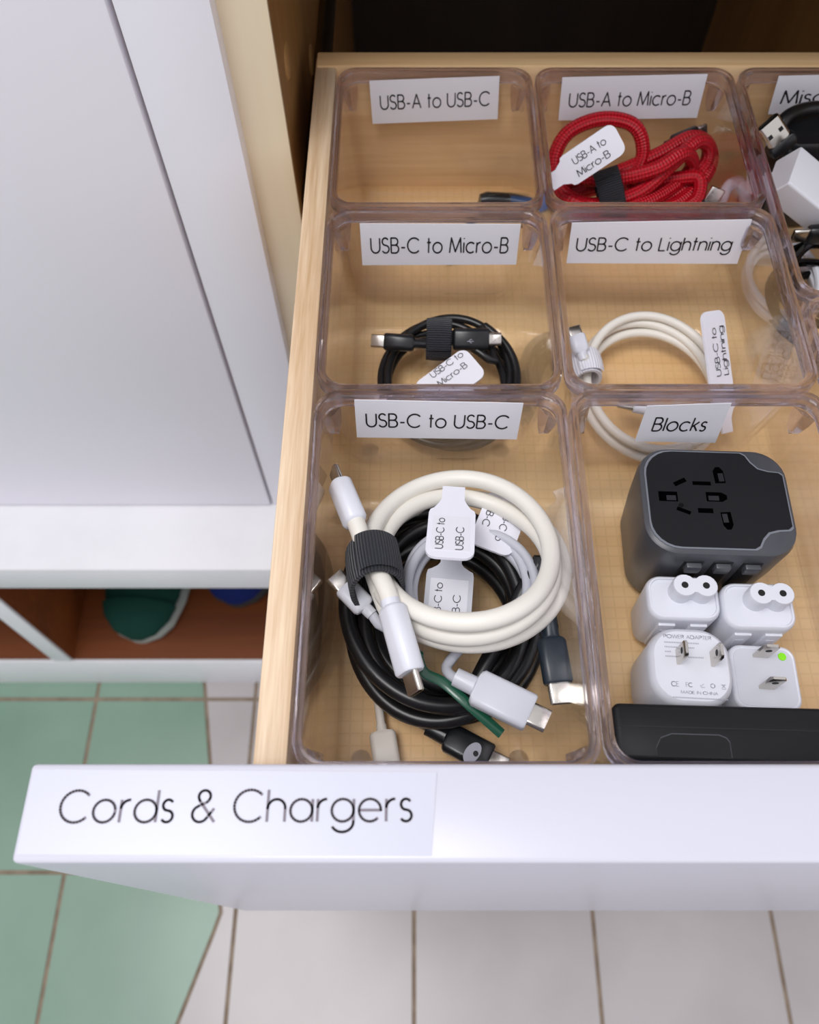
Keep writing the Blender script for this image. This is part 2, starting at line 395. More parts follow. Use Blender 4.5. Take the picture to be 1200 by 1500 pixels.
for x in (-.403, .32):
    dv = cb.part('divider', box(x, x+.02, YL+.0035, .82, Z_SH-.001, Z_LB), M['shelf_brown'])
    cb.part('divider_edge', box(x, x+.02, YL+.0005, YL+.0036, Z_SH-.001, Z_LB, .0005), M['white_board'], parent=dv)
for x in (-.75, .98): cb.part('end_panel', box(x, x+.02, YL+.001, .82, Z_SH-.001, Z_LB), M['white_board'])

# ---------------------------------------------------------------- shoes
def shoe(label, x, ytoe, rz, up, sole, lace, sc=1.0, toe=None):
    t = Thing('sneaker', label, 'shoe', (x, ytoe, Z_SH-.001), group='shoes in the low compartment')
    Mx = Matrix.Translation((x, ytoe, Z_SH-.001)) @ Matrix.Rotation(rz, 4, 'Z') @ Matrix.Scale(sc, 4)
    Ls = [0, .006, .02, .05, .09, .13, .17, .21, .245, .262, .268]
    W = [.012, .045, .07, .088, .096, .092, .084, .080, .074, .055, .03]
    Ht = [.02, .042, .052, .058, .064, .078, .096, .100, .098, .09, .06]
    def ringu(l, wd, z0, z1, top):
        out = []
        for k in range(20):
            a = 2*math.pi*k/20; c, s_ = math.cos(a), math.sin(a)
            zz = (z0+z1)/2+(z1-z0)/2*math.copysign(abs(s_)**.75, s_); tp = 1-(.38*top if s_ > 0 else 0)*abs(s_)
            out.append(Vector((wd/2*math.copysign(abs(c)**.7, c)*tp, l, zz)))
        return out
    t.part('sole', loft([ringu(l, wd+.006, 0, .024, 0) for l, wd in zip(Ls, W)]).xf(Mx), sole)
    t.part('upper', loft([ringu(l, wd, .014, h, 1) for l, wd, h in zip(Ls, W, Ht)]).xf(Mx), up)
    t.part('toe_cap', loft([ringu(l, wd+.003, .016, h+.002, 1) for l, wd, h in zip([-.002, .004, .02, .036], [.012, .046, .073, .084], [.022, .043, .0535, .056])]).xf(Mx), toe or up)
    for k in range(4):
        y = .085+k*.018; z = .064+k*.0085
        t.part('lace', tube(spline([(-.026, y, z-.006), (0, y+.004, z+.004), (.026, y+.010, z-.006)], 5), (.003), 8).xf(Mx), lace)
    return t
shoe('dark teal sneaker with a pale grey sole beside the white divider', -.309, .302, R(-3), M['shoe_teal'], M['sole_grey'], M['shoe_black'], .95)
shoe('blue sneaker with white laces and dark sole beside the teal one', -.205, .345, R(-3), M['shoe_blue'], M['sole_dark'], M['lace_white'], .95)
shoe('all-black sneaker beside the blue one on the brown shoe shelf', -.10, .34, R(-2), M['shoe_black'], M['sole_dark'], M['shoe_black'], .95)
shoe('all-black sneaker alone on the other side of the white divider', -.475, .33, R(5), M['shoe_black'], M['sole_dark'], M['shoe_black'], .95)

# ================================================================== drawer
ZT, ZB = .693, .6150                  # rim height, top of the drawer bottom
ZFT, YF0, YF1, YBK = .707, .0215, .0500, .4235
dr = Thing('drawer', 'pulled out pine drawer with a white front lettered Cords & Chargers', 'drawer', ((DX0+DX1)/2, .22, .339))
TH = .0112
dr.part('side_panel', box(DX0, DX0+TH, YF1, YBK, ZB-.014, ZT-.0005, .0009), M['pine_side'])
dr.part('side_panel', box(DX1-TH, DX1, YF1, YBK, ZB-.014, ZT-.0005, .0009), M['pine_side'])
dr.part('back_panel', box(DX0+.0005, DX1-.0005, YBK-.0090, YBK+.003, ZB-.014, ZT+.0005, .0009), M['pine_back'])
dr.part('bottom_panel', box(DX0+TH-.001, DX1-TH+.001, YF1, YBK-.0085, ZB-.010, ZB), M['drawer_bottom_wood'])
FX0, FX1 = -.1190, DX0+DX1+.1190
fp = dr.part('front_panel', box(FX0, FX1, YF0, YF1, .337, ZFT, .0016, 3), M['white_lacquer'], label='glossy white drawer front')
q = [at(50, 1127, ZFT+.0001), at(640, 1131, ZFT+.0001), at(632, 1254, ZFT+.0001), at(24, 1252, ZFT+.0001)]
dr.part('label_tape', loft([[p for p in q], [p+Vector((0, 0, .00012)) for p in q]]), M['tape'], parent=fp, smooth=False)
a, b = at(84, 1205, ZFT+.0004), at(603, 1203, ZFT+.0004); c = at(92, 1158, ZFT+.0004)
dr.part('lettering', text_geo('Cords & Chargers', a, b-a, (0, 1, 0), (b-a).length, (c-a).y, .085, .17), M['ink_grey'], parent=fp, smooth=False)

# ================================================================== clear bins
TAP = .0075; WT = .0020
BIN_H = ZT-ZB
def back_wall_y(y1, z): return y1-WT-.0012-(ZT-z)*TAP/BIN_H
def make_bin(label, x0, x1, y0, y1, quad=None, txt=None, tb=(.07, .93, .69, .34), wt=.11):
    cx, cy = (x0+x1)/2, (y0+y1)/2; W, D = x1-x0, y1-y0
    t = Thing('clear_bin', label, 'bin', (cx, cy, ZB), group='clear plastic drawer bins')
    def rg(z, ins, r): return [Vector((cx+px, cy+py, z)) for px, py in rrect(W-2*ins, D-2*ins, r, 6)]
    zb = ZB+.0012
    def ins(z): return .0010+(ZT-z)*TAP/BIN_H
    zs = [zb+.006, zb+.02, zb+.045, ZT-.008, ZT-.0015]
    out = [rg(zb, ins(zb)+.0035, .008), rg(zb+.001, ins(zb)+.0016, .009), rg(zb+.003, ins(zb)+.0004, .010)]+[rg(z, ins(z), .0098) for z in zs]
    inn = [rg(z, ins(z)+WT, .0084) for z in reversed(zs)]+[rg(zb+.0035, ins(zb)+WT+.0012, .008), rg(zb+.0023, ins(zb)+WT+.0045, .006)]
    body = t.part('body', loft(out+inn), M['clear_plastic'], ang=60)
    prof = [(.0006, ZT-.0075), (0, ZT-.0068), (0, ZT-.0008), (.0006, ZT), (.0018, ZT), (.0020, ZT-.0008), (.0026, ZT-.0009), (.0033, ZT-.0016), (.0034, ZT-.0055), (.0031, ZT-.0075)]
    t.part('rim', loft([rg(z, i, .0100-i*.5) for i, z in prof], cyclic=True), M['clear_rim'], ang=35)
    for sx in (-1, 1):
        for sy in (-1, 1):
            px, py = cx+sx*(W/2-.0088), cy+sy*(D/2-.0088)
            dd = Vector((sx, sy, 0)).normalized(); pp = Vector((-dd.y, dd.x, 0)); o = Vector((px, py, 0))
            rings = []
            for z, wd, dp in ((ZT-.008, .0052, .0012), (ZT-.013, .0046, .0024), (ZT-.019, .0030, .0026), (ZT-.0205, .0010, .0016)):
                b0 = o+dd*.0042-dd*(ZT-z)*.10
                rings.append([b0+pp*wd+Vector((0, 0, z)), b0-dd*dp+Vector((0, 0, z)), b0-pp*wd+Vector((0, 0, z)), b0+dd*.0012+Vector((0, 0, z))])
            t.part('stacking_lug', loft(rings), M['clear_rim'], ang=25)
            fx, fy = cx+sx*(W/2-.0185), cy+sy*(D/2-.0185)
            t.part('foot', lathe([(.0001, 0), (.0042, 0), (.0042, .0014), (.0001, .0014)], 18).xf(Matrix.Translation((fx, fy, ZB))), M['clear_plastic'])
    if quad:
        Q = []
        for (u, v) in quad:           # where the sticker's corner sits on the bin's back wall
            y = y1-.004
            for _ in range(6): y = back_wall_y(y1, aty(u, v, y).z)-.0003
            Q.append(aty(u, v, y))
        n = Vector((0, -1, -TAP/BIN_H)).normalized()
        lb = t.part('sticker', loft([[p for p in Q], [p+n*.00025 for p in Q]]), M['paper'], smooth=False, label='white paper label')
        s0, s1, tb0, tb1 = tb
        o = bil(Q, s0, tb0)+n*.0004; ex = bil(Q, s1, tb0)+n*.0004-o; ey = bil(Q, s0, tb1)+n*.0004-o
        ls, tw = strokes(txt, .17)
        t.part('lettering', ribbon(ls, wt, o, ex/tw, ey), M['ink'], parent=lb, smooth=False)
    return t
C1, C2, C3 = (-.0412, .0620), (.0634, .1690), (.1712, .2745)
R1, R2, R3 = (.3103, .4142), (.2035, .3097), (.0504, .2028)
make_bin('clear bin labelled USB-A to USB-C, nearly empty', *C1, *R1, [(541, 118), (732, 111), (729, 174), (546, 181)], 'USB-A to USB-C', (.075, .93, .66, .34))
make_bin('clear bin labelled USB-A to Micro-B, holding the red cable', *C2, *R1, [(824, 113), (1037, 108), (1021, 172), (818, 176)], 'USB-A to Micro-B', (.065, .92, .68, .36))
make_bin('clear bin labelled Misc, crammed with black cables', *C3, .2545, .4142, [(1141, 111), (1345, 106), (1322, 163), (1125, 167)], 'Misc Cords', (.07, .93, .72, .38))
make_bin('clear bin labelled USB-C to Micro-B, holding the thin black coil', *C1, *R2, [(527, 327), (763, 328), (756, 387), (531, 388)], 'USB-C to Micro-B', (.063, .935, .69, .33))
make_bin('clear bin labelled USB-C to Lightning, holding the thin white coil', *C2, *R2, [(838, 326), (1102, 321), (1080, 386), (830, 385)], 'USB-C to Lightning', (.045, .93, .68, .36))
make_bin('clear bin labelled USB-C to USB-C, holding a heap of cables', *C1, *R3, [(519, 585), (767, 590), (757, 643), (523, 640)], 'USB-C to USB-C', (.065, .93, .69, .34))
make_bin('clear bin labelled Blocks, holding chargers', *C2, *R3, [(948, 594), (1072, 590), (1048, 648), (930, 646)], 'Blocks', (.16, .80, .68, .32))
make_bin('clear bin without a label, next to the Blocks bin', *C3, .0504, .2540)
BF = ZB+.0037                         # floor inside a bin

# ================================================================== cable building blocks
def plug(t, base, tip_dir, wide_dir, L, wd, th, mat, name='connector', tip=(.0084, .0027, .0075), collar=.006, cr=.003, tipm='steel', rnd=None):
    F = frame(base, tip_dir, wide_dir); r = rnd if rnd else min(wd, th)*.42
    lv = [(-collar, cr*2, cr*2, cr*.99), (-.0005, cr*2.1, cr*2.1, cr*1.04), (0, wd*.86, th*.86, r*.86), (.0012, wd, th, r), (L-.0008, wd, th, r), (L, wd-.0012, th-.0012, max(r-.0006, .0003))]
    c = t.part(name, rr_solid(lv).xf(F), mat)
    tw, tt, tl = tip; k = .0004
    t.part('plug_tip', rr_solid([(L-.001, tw, tt, tt*.48), (L+tl-.0003, tw, tt, tt*.48), (L+tl, tw-.0004, tt-.0004, tt*.42), (L+tl, tw-2*k, tt-2*k, (tt-2*k)*.45), (L+tl*.25, tw-2*k, tt-2*k, (tt-2*k)*.45)]).xf(F), M[tipm], parent=c)
    t.part('plug_tongue', rr_solid([(L, tw-.003, .0006, .0002), (L+tl*.85, tw-.003, .0006, .0002)]).xf(F), M['dark_hole'], parent=c)
    return c
def tag(t, org, along, across, size=(.021, .030), neck=(.0085, .012), lines=(), txt_rot=90, mat='tag_plastic', thick=.0012, tw=.0205, cap=.0042, paper=True):
    """flag of a cable tag: neck from org, then a rounded plate; local x across, y along, z out"""
    al = Vector(along).normalized(); ac = Vector(across); ac = (ac-al*ac.dot(al)).normalized(); nz = ac.cross(al)
    F = Matrix(((ac.x, al.x, nz.x, org[0]), (ac.y, al.y, nz.y, org[1]), (ac.z, al.z, nz.z, org[2]), (0, 0, 0, 1)))
    wd, ln = size; nw, nl = neck; r = .0042
    right = [(nw/2, 0), (nw/2, nl*.55), (nw/2+.001, nl*.72), (wd/2-.002, nl*.92), (wd/2-.0005, nl)]
    right += [(wd/2, nl+.002), (wd/2, nl+ln-r)]+[(wd/2-r+r*math.cos(R(a)), nl+ln-r+r*math.sin(R(a))) for a in (22, 45, 68, 90)]
    out = right+[(-x, y) for x, y in reversed(right)]
    g = disc_prism(out, 0, thick).xf(F); tg = t.part('tag', g, M[mat], smooth=False, label='write-on cable tag')
    if paper:
        pw, p0, p1 = wd*.40, nl+ln*.14, nl+ln*.86
        t.part('sticker', box(-pw, pw, p0, p1, thick-.0001, thick+.0001).xf(F), M['paper'], parent=tg, smooth=False)
    for i, (s, x, y, wdt) in enumerate(lines):
        ls, lw = strokes(s, .13); o = F @ Vector((x, y, thick+.0003)); M3 = F.to_3x3()
        ca, sa = math.cos(R(txt_rot)), math.sin(R(txt_rot))
        ex = M3 @ Vector((ca, sa, 0)); ey = M3 @ Vector((-sa, ca, 0))
        t.part('lettering', ribbon(ls, .10, o, ex*(wdt/lw), ey*cap), M['ink'], parent=tg, smooth=False)
    return tg
def strap(t, c, axis, wide, ra, rb, L, mat, tail=True):
    """hook-and-loop band around a bundle: closed sleeve with thickness and a tail"""
    F = frame(c, axis, wide); n = 28; th = .0016
    def ring(a, b, z, wob=0): return [Vector(((a+wob*math.sin(3*q))*math.cos(q), (b)*math.sin(q), z)) for q in [2*math.pi*k/n for k in range(n)]]
    rings = [ring(ra, rb, -L/2), ring(ra+th, rb+th, -L/2), ring(ra+th*1.2, rb+th*1.2, -L/4, .0003), ring(ra+th*1.25, rb+th*1.25, 0, .0003), ring(ra+th*1.2, rb+th*1.2, L/4, .0003), ring(ra+th, rb+th, L/2), ring(ra, rb, L/2)]
    g = loft(rings, cyclic=True)
    m = len(rings); uv = []
    for i in range(m):
        for k in range(n): uv.append([(0, k/n*.06), (0, (k+1)/n*.06), (1, (k+1)/n*.06), (1, k/n*.06)])
    g.uv = uv
    s = t.part('strap', g.xf(F), mat)
    if tail:
        pts = [F @ Vector(((ra+th*1.9)*math.cos(q), (rb+th*1.9)*math.sin(q), 0)) for q in [R(35+6*k) for k in range(15)]]
        t.part('strap_end', tube(pts, [(L*.46, .0007)]*15, 8, flat=F.to_3x3() @ Vector((0, 0, 1))), mat, parent=s)
    return s
def coil_pts(c, rx, ry, th0, th1, zf, rf=lambda k, a: 1, step=12, drift=(0, 0)):
    """points round an ellipse from angle th0 to th1 (degrees); rf(turn, angle) scales, zf(turn, angle, x, y) gives the height"""
    out = []; n = max(2, int(abs(th1-th0)/step))
    for i in range(n+1):
        a = th0+(th1-th0)*i/n; k = abs(a-th0)/360; s = rf(k, R(a))
        x = c[0]+rx*s*math.cos(R(a))+drift[0]*k; y = c[1]+ry*s*math.sin(R(a))+drift[1]*k
        out.append(Vector((x, y, zf(k, R(a), x, y))))
    return out

# ---------------------------------------------------------------- thick white cable (front bin, top of heap)
wc = Thing('charging_cable', 'thick white cable coiled on top of the heap, held by a black strap', 'cable', (.02, .14, .648))
def wz(k, a, x, y): return .6560+.0070*min(k, 3)-.42*(y-.140)+.05*(x-.02)+.0014*math.sin(2*a+k*2)
ring = coil_pts((.0198, .1385), .0365, .0385, 191, 191+1085, wz, lambda k, a: .985+.075*math.sin(k*2.3+.4)+.03*math.sin(a+k*2.1)+.015*math.cos(2*a+k), 10, (0, .0004))
p0 = [at(512, 742, .676), at(524, 772, .678), at(536, 806, .677)]
p1 = [at(568, 868, .682), at(578, 900, .683)]
path = spline(p0+ring[2:-1]+p1, 3)
wc.part('cord', tube(path, .0037, 14), M['white_cable'])
d0 = at(496, 704, .676)-at(517, 755, .677)
plug(wc, at(521, 766, .677), d0, (.30, .12, 1), .0200, .0112, .0092, M['white_plastic'], collar=.004, cr=.0034)
d1 = at(603, 990, .682)-at(574, 888, .683)
plug(wc, at(574, 890, .684), d1, (.55, .1, .85), .0255, .0112, .0090, M['white_plastic'], collar=.003, cr=.0036)
strap(wc, (-.0158, .1300, .6715), Vector((.16, -1, .32)), (1, .16, 0), .0092, .0118, .0200, M['velcro'])
tag(wc, at(665, 716, .6690), at(655, 868, .6900)-at(665, 716, .6690), (-1, 0.04, 0), size=(.0188, .0275), neck=(.0094, .0150),
    lines=[('USB-C to', .0028, .0380, .0175), ('USB-C', -.0050, .0380, .0128)], txt_rot=-90, cap=.0030) 

# ---------------------------------------------------------------- black cable coil with tie (front bin, underneath)
bc = Thing('charging_cable', 'thick black cable coil with a green twist tie under the white coil', 'cable', (.0125, .126, BF))
def bz(k, a, x, y): return BF+.0040+.0036*min(k, 6)+.0012*math.sin(2*a+k)
pth = [at(655, 1078, BF+.0065), at(636, 1064, BF+.006), at(600, 1044, BF+.0052)]
pend = [at(792, 820, .656), at(800, 880, .664), at(806, 920, .667)]
bc.part('cord', tube(spline(pth+list(reversed(coil_pts((.0125, .1265), .0395, .0460, 225, 225+2590, bz, lambda k, a: .870+.145*math.sin(k*2.4+.5)+.045*math.sin(a+k*1.9)+.03*math.cos(2*a+1.3*k), 12)))[::-1]+pend, 3), .0034, 12), M['black_cable'])
plug(bc, at(655, 1079, BF+.0065), at(710, 1108, BF+.0065)-at(655, 1079, BF+.0065), (.5, 1, 0), .0195, .0125, .0065, M['black_plastic'], collar=.009, cr=.0038)
lg = disc_prism([(x*.0030, y*.0048) for x, y in arc(0, 0, 1, 1, 0, 345, 20)], 0, .0002).xf(frame(at(692, 1103, BF+.0099), (0, 0, 1), (.75, -.6, 0)))
bc.part('emblem', lg, M['print_grey'], smooth=False)
bc.part('emblem', disc_prism([(x*.0011, y*.0012) for x, y in arc(0, 0, 1, 1, 0, 340, 12)], 0, .0002).xf(frame(at(697, 1104, BF+.0101), (0, 0, 1))), M['black_plastic'], smooth=False)
plug(bc, at(807, 936, .667), at(818, 1000, .6665)-at(807, 936, .667), (1, 0, 0), .0175, .0112, .0065, M['blue_black'], collar=.014, cr=.0034)
tp = [at(612, 960, .668), at(622, 985, .664), at(650, 1000, .662), at(690, 1035, .660), at(735, 1075, .655)]
bc.part('twist_tie', tube(spline(tp, 6), [(.0020, .0005)]*25, 8, flat=(1, 1, 0)), M['green_tie'])
kn = [at(610+6*math.cos(k*1.9), 958+3.2*k, .667+.0022*math.sin(k*1.9)) for k in range(9)]
bc.part('twist_knot', tube(spline(kn, 5), .0015, 8), M['green_tie'])
tag(bc, at(752, 716, .652), at(700, 830, .655)-at(745, 716, .652), (-1, -.35, .1), size=(.0190, .0270), neck=(.0088, .0070),
    lines=[('USB-C to', -.0005, .0110, .0175), ('USB-C', .0070, .0110, .0128)], txt_rot=90, cap=.0030, paper=False)

# ---------------------------------------------------------------- thin grey cable (front bin, inside the rings)
gc = Thing('charging_cable', 'thin grey cable coil nested inside the thick white ring', 'cable', (.0225, .135, .645))
def gz(k, a, x, y): return .6490+.0022*k-.15*(y-.135)+.0008*math.sin(3*a)
ring = coil_pts((.0222, .1310), .0262, .0275, 240, 240+1460, gz, lambda k, a: .92+.10*math.sin(a*1.0+k*2.3)*(.6)+.02*k, 14)
gs = [at(532, 887, .665), at(545, 900, .664), at(566, 920, .661)]
gc.part('cord', tube(spline(gs+ring+[at(664, 962, .658), at(654, 978, .659), at(661, 990, .661), at(680, 998, .663)], 3), .0021, 10), M['grey_cable'])
plug(gc, at(535, 890, .665), at(503, 857, .667)-at(535, 890, .665), (.6, 1, 0), .0120, .0095, .006, M['grey_plastic'], collar=.004, cr=.0024, tip=(.0080, .0026, .0062))
F0, F1 = at(670, 993, .662), at(775, 1044, .663)
plug(gc, at(697, 1006, .664), F1-F0, (.45, 1, 0), .0225, .0142, .0070, M['grey_plastic'], collar=.0085, cr=.0036, tip=(.0090, .0030, .0068), rnd=.0022)
tag(gc, at(662, 812, .6500), at(652, 935, .6470)-at(662, 812, .6500), (-1, 0.05, 0), size=(.0200, .0260), neck=(.0090, .0080), mat='grey_plastic',  # grey plate colour stands in for the shade on this tag
    lines=[('USB-C to', .0028, .0312, .0175), ('USB-C', -.0050, .0312, .0128)], txt_rot=-90, cap=.0030)

# ---------------------------------------------------------------- pale lead lying on the floor of the front bin
pc = Thing('charging_lead', 'pale lead with a flat beige plug lying flat on the bin bottom', 'cable', (-.01, .08, BF))
a0, a1 = at(560, 1072, BF+.0032), at(566, 1112, BF+.0032)
pc.part('cord', tube(spline([at(590, 905, BF+.002), at(566, 960, BF+.002), at(554, 1010, BF+.0024), at(557, 1050, BF+.003), a0], 6), .0019, 10), M['beige_plastic'])
plug(pc, a0, a1-a0, (1, 0, 0), .0150, .0112, .0052, M['beige_plastic'], collar=.003, cr=.0022)

# ---------------------------------------------------------------- thin black coil (USB-C to Micro-B)
mc = Thing('charging_cable', 'thin black cable coil with a black strap and two side plugs', 'cable', (.017, .256, BF))
def mz(k, a, x, y): return BF+.0026+.0026*k+.003*max(0, math.sin(a))+.0008*math.sin(3*a+k)
ring = coil_pts((.0165, .2540), .0345, .0360, 105, 105+1800, mz, lambda k, a: .95+.075*math.sin(a+k*1.7)+.03*math.cos(2*a+k), 12)
S0 = at(600, 502, .640); S1 = at(690, 500, .642)
mc.part('cord', tube(spline([at(596, 503, .641), at(625, 500, .642), at(650, 498, .641), at(690, 508, .640), at(725, 530, .637)]+[p for p in reversed(ring)][4:]+[at(600, 502, .640), at(640, 497, .641), at(668, 497, .642)], 3), .0021, 10), M['black_cable'])
plug(mc, at(606, 503, .642), at(560, 500, .642)-at(606, 503, .642), (0, .8, .6), .0150, .0086, .0062, M['black_plastic'], collar=.010, cr=.0024, tip=(.0066, .0022, .0065))
pl = plug(mc, at(664, 497, .643), at(712, 497, .643)-at(664, 497, .643), (0, .8, .6), .0180, .0112, .0066, M['black_plastic'], collar=.006, cr=.0024, tip=(.0068, .0036, .0062))
mc.part('trident_mark', ribbon([[(-1, 0), (1.6, 0)], [(-.3, 0), (.3, .7), (1, .7)], [(0, 0), (.5, -.6), (.9, -.6)]], .2, at(688, 500, .6478), Vector((.0013, 0, 0)), Vector((0, .0010, .0008))), M['print_grey'], parent=pl, smooth=False)
strap(mc, at(643, 497, .640), (1, -.03, 0), (0, .8, .6), .0088, .0070, .0128, M['velcro'])
tag(mc, at(612, 592, BF+.016), at(672, 548, BF+.022)-at(612, 592, BF+.016), (.75, -1, -.1), size=(.0190, .0300), neck=(.0085, .006),
    lines=[('USB-C to', -.0058, .0140, .0190), ('Micro-B', .0002, .0140, .0170)], txt_rot=90, cap=.0032, paper=False)

# ---------------------------------------------------------------- thin white coil (USB-C to Lightning)
lc = Thing('charging_cable', 'thin white cable coil with a white strap and an upright tag', 'cable', (.121, .257, BF))
def lz(k, a, x, y): return BF+.0030+.0036*k+.004*max(0, math.sin(a))+.0008*math.sin(2*a+k)
ring = coil_pts((.1195, .2500), .0350, .0405, 175, 175-1430, lz, lambda k, a: .96+.055*math.sin(a+k*2.2)+.02*math.cos(2*a+k), 12)
lc.part('cord', tube(spline([at(850, 512, .646), at(858, 530, .643)]+ring[1:], 3), .0023, 10), M['white_cable'])
plug(lc, at(852, 516, .646), at(843, 488, .650)-at(852, 516, .646), (1, 0, 0), .0090, .0085, .0062, M['white_plastic'], collar=.004, cr=.0026, tip=(.0068, .002, .0045))
plug(lc, at(968, 600, BF+.018), at(925, 590, BF+.020)-at(968, 600, BF+.018), (0, 1, .1), .0140, .0090, .006, M['white_plastic'], collar=.006, cr=.0024)
strap(lc, (.0856, .2590, .6325), Vector((.14, -1, -.10)), (1, .14, 0), .0066, .0098, .0135, M['white_velcro'])
L0, L1 = at(1064, 634, BF+.012), at(1041, 456, .664)
vw = ((L0+L1)/2-Vector((0, 0, CAM_Z))).normalized(); e1 = (L1-L0).normalized().cross(-vw).normalized()
tag(lc, L0, L1-L0, e1*math.cos(R(52))+vw*math.sin(R(52)), size=(.0165, (L1-L0).length-.012), neck=(.0075, .012),
    lines=[('USB-C to', .0002, .0280, .0230), ('Lightning', .0056, .0280, .0235)], txt_rot=90, cap=.0034, paper=False)

# ---------------------------------------------------------------- red braided cable (USB-A to Micro-B)
rc = Thing('charging_cable', 'bright red braided cable folded into a bundle with a black strap', 'cable', (.115, .375, BF))
def rp(u, v, y): return aty(u, v, y)
pts = [(925, 268, .372), (942, 225, .384), (930, 185, .392), (885, 174, .396), (838, 190, .394), (815, 222, .388), (812, 262, .378), (828, 290, .366), (870, 300, .360),
       (935, 282, .362), (985, 240, .372), (1020, 208, .384), (1038, 216, .388), (1030, 245, .384), (985, 285, .370), (930, 305, .358), (860, 300, .356), (822, 278, .366),
       (840, 262, .372), (900, 262, .366), (960, 248, .366), (1000, 225, .374), (1014, 238, .380), (1000, 262, .376), (950, 295, .360), (890, 312, .352), (838, 296, .356), (818, 280, .372),
       (850, 270, .380), (910, 250, .380), (965, 226, .384), (1010, 202, .392), (1036, 210, .394), (1042, 238, .388), (1026, 268, .376), (990, 300, .362), (930, 318, .352), (865, 310, .352), (835, 290, .368), (880, 275, .378), (940, 272, .374), (990, 262, .374), (1024, 262, .372), (1018, 296, .362), (975, 318, .352)]
rc.part('cord', tube(spline([rp(*p) for p in pts], 8), .0039, 12), M['red_braid'])
bp_ = [rp(870, 270, .368), rp(900, 290, .360)]
strap(rc, rp(893, 280, .364), rp(950, 258, .366)-rp(840, 295, .362), (0, .3, 1), .0105, .0085, .0135, M['velcro'])
T0, T1 = rp(806, 268, .352), rp(928, 186, .362)
acr = (rp(842, 214, .360)-rp(868, 262, .352))
tag(rc, T0, T1-T0, -acr, size=(.0165, .0300), neck=(.0085, .0100),
    lines=[('USB-A to', -.0010, .0150, .0180), ('Micro-B', .0055, .0140, .0180)], txt_rot=90, cap=.0036, paper=False)
plug(rc, rp(985, 210, .392), rp(1028, 192, .398)-rp(985, 210, .392), (0, .4, 1), .0150, .0085, .006, M['black_plastic'], collar=.004, cr=.0026, tip=(.0068, .0022, .0055))
plug(rc, rp(985, 222, .392), rp(1005, 216, .394)-rp(985, 222, .392), (0, .4, 1), .0090, .0085, .006, M['black_plastic'], collar=.004, cr=.0026, tip=(.0068, .0022, .0035))

# small leads in the same bin
sl = Thing('charging_lead', 'short white lead with a small black plug beside the red cable', 'cable', (.155, .38, BF))
sl.part('cord', tube(spline([rp(1020, 328, .356), rp(1052, 300, .364), rp(1068, 272, .378), rp(1084, 268, .382), rp(1092, 296, .370), rp(1082, 326, .352), rp(1050, 345, .345)], 8), .0032, 10), M['white_plastic'])
plug(sl, rp(1026, 322, .358), rp(1046, 288, .362)-rp(1026, 322, .358), (1, 0, .4), .0110, .0110, .0085, M['black_plastic'], collar=.004, cr=.0026)
bl = Thing('usb_plug', 'small black plug with a blue insert in the nearly empty bin', 'plug', (.045, .39, BF))
Fb = frame(aty(712, 298, .392), (1, .05, -.1), (0, .5, 1))
bl.part('plug_body', rr_solid([(-.004, .010, .008, .0035), (0, .013, .010, .004), (.013, .013, .010, .004), (.014, .011, .008, .0035)]).xf(Fb), M['black_plastic'])
bl.part('insert', rr_solid([(.0135, .0098, .0042, .001), (.027, .0098, .0042, .001)]).xf(Fb), M['blue_plastic'])
bl.part('plug_shell', rr_solid([(.013, .0120, .0030, .001), (.0262, .0120, .0030, .001)]).xf(Fb @ Matrix.Translation((0, -.0042, 0))), M['dark_steel'])
bl.part('cord', tube(spline([Fb @ Vector((0, 0, -.003)), aty(695, 318, .385), aty(660, 370, .352), aty(655, 380, .350)], 6), .0024, 8), M['black_cable'])

# ---------------------------------------------------------------- Misc bin
ma = Thing('usb_cable', 'black cable with a steel USB-A plug, arching in front of the Misc label', 'cable', (.22, .37, BF))
pa = [rp(1150, 215, .372), rp(1142, 195, .376), rp(1152, 172, .382), rp(1178, 160, .388), rp(1215, 160, .390), rp(1255, 185, .385), rp(1270, 225, .37), rp(1255, 270, .355)]
ma.part('cord', tube(spline(pa, 8), .0034, 10), M['black_cable'])
pb = plug(ma, rp(1150, 218, .372), rp(1124, 178, .376)-rp(1150, 218, .372), (1, .2, .3), .0060, .0150, .0070, M['black_plastic'], collar=.004, cr=.003, tip=(.0122, .0048, .0130), rnd=.002)
Fq = frame(rp(1150, 218, .372), rp(1124, 178, .376)-rp(1150, 218, .372), (1, .2, .3))
for sx in (-1, 1):
    for sg in (-1, 1):
        ma.part('contact_hole', box(sx*.0030-.0011, sx*.0030+.0011, sg*.00245-.0001, sg*.00245+.0001, .0110, .0133).xf(Fq), M['dark_hole'], parent=pb, smooth=False)
mb = Thing('power_adapter', 'black rounded charger brick standing behind the white box', 'charger', (.22, .38, .66))
Fm = frame(rp(1196, 206, .3835), (.05, -.10, 1), (1, .08, 0))
mb.part('body', rr_solid([(-.0535, .040, .022, .004), (-.051, .042, .024, .005), (.006, .042, .024, .005), (.008, .039, .021, .004)]).xf(Fm), M['black_plastic'])
mb.part('seam_line', rr_solid([(-.002, .0424, .0244, .005), (-.0012, .0424, .0244, .005)]).xf(Fm), M['black_gloss'])
mw = Thing('white_box', 'smooth white bar-shaped box lying slantwise across the black cables', 'box', (.21, .35, .66))
e0, e1 = rp(1154, 258, .350), rp(1256, 342, .337)
Fw = frame(e0, e1-e0, Vector((.45, .9, .2)))
mw.part('body', rr_solid([(-.004, .0225, .0160, .001), (-.0035, .0235, .0170, .0015), (.046, .0235, .0170, .0015), (.0465, .0225, .0160, .001)]).xf(Fw), M['white_plastic'])
mw.part('end_cap', rr_solid([(.0455, .0238, .0174, .0015), (.0525, .0238, .0174, .0015), (.053, .0226, .0160, .001)]).xf(Fw), M['white_plastic'])
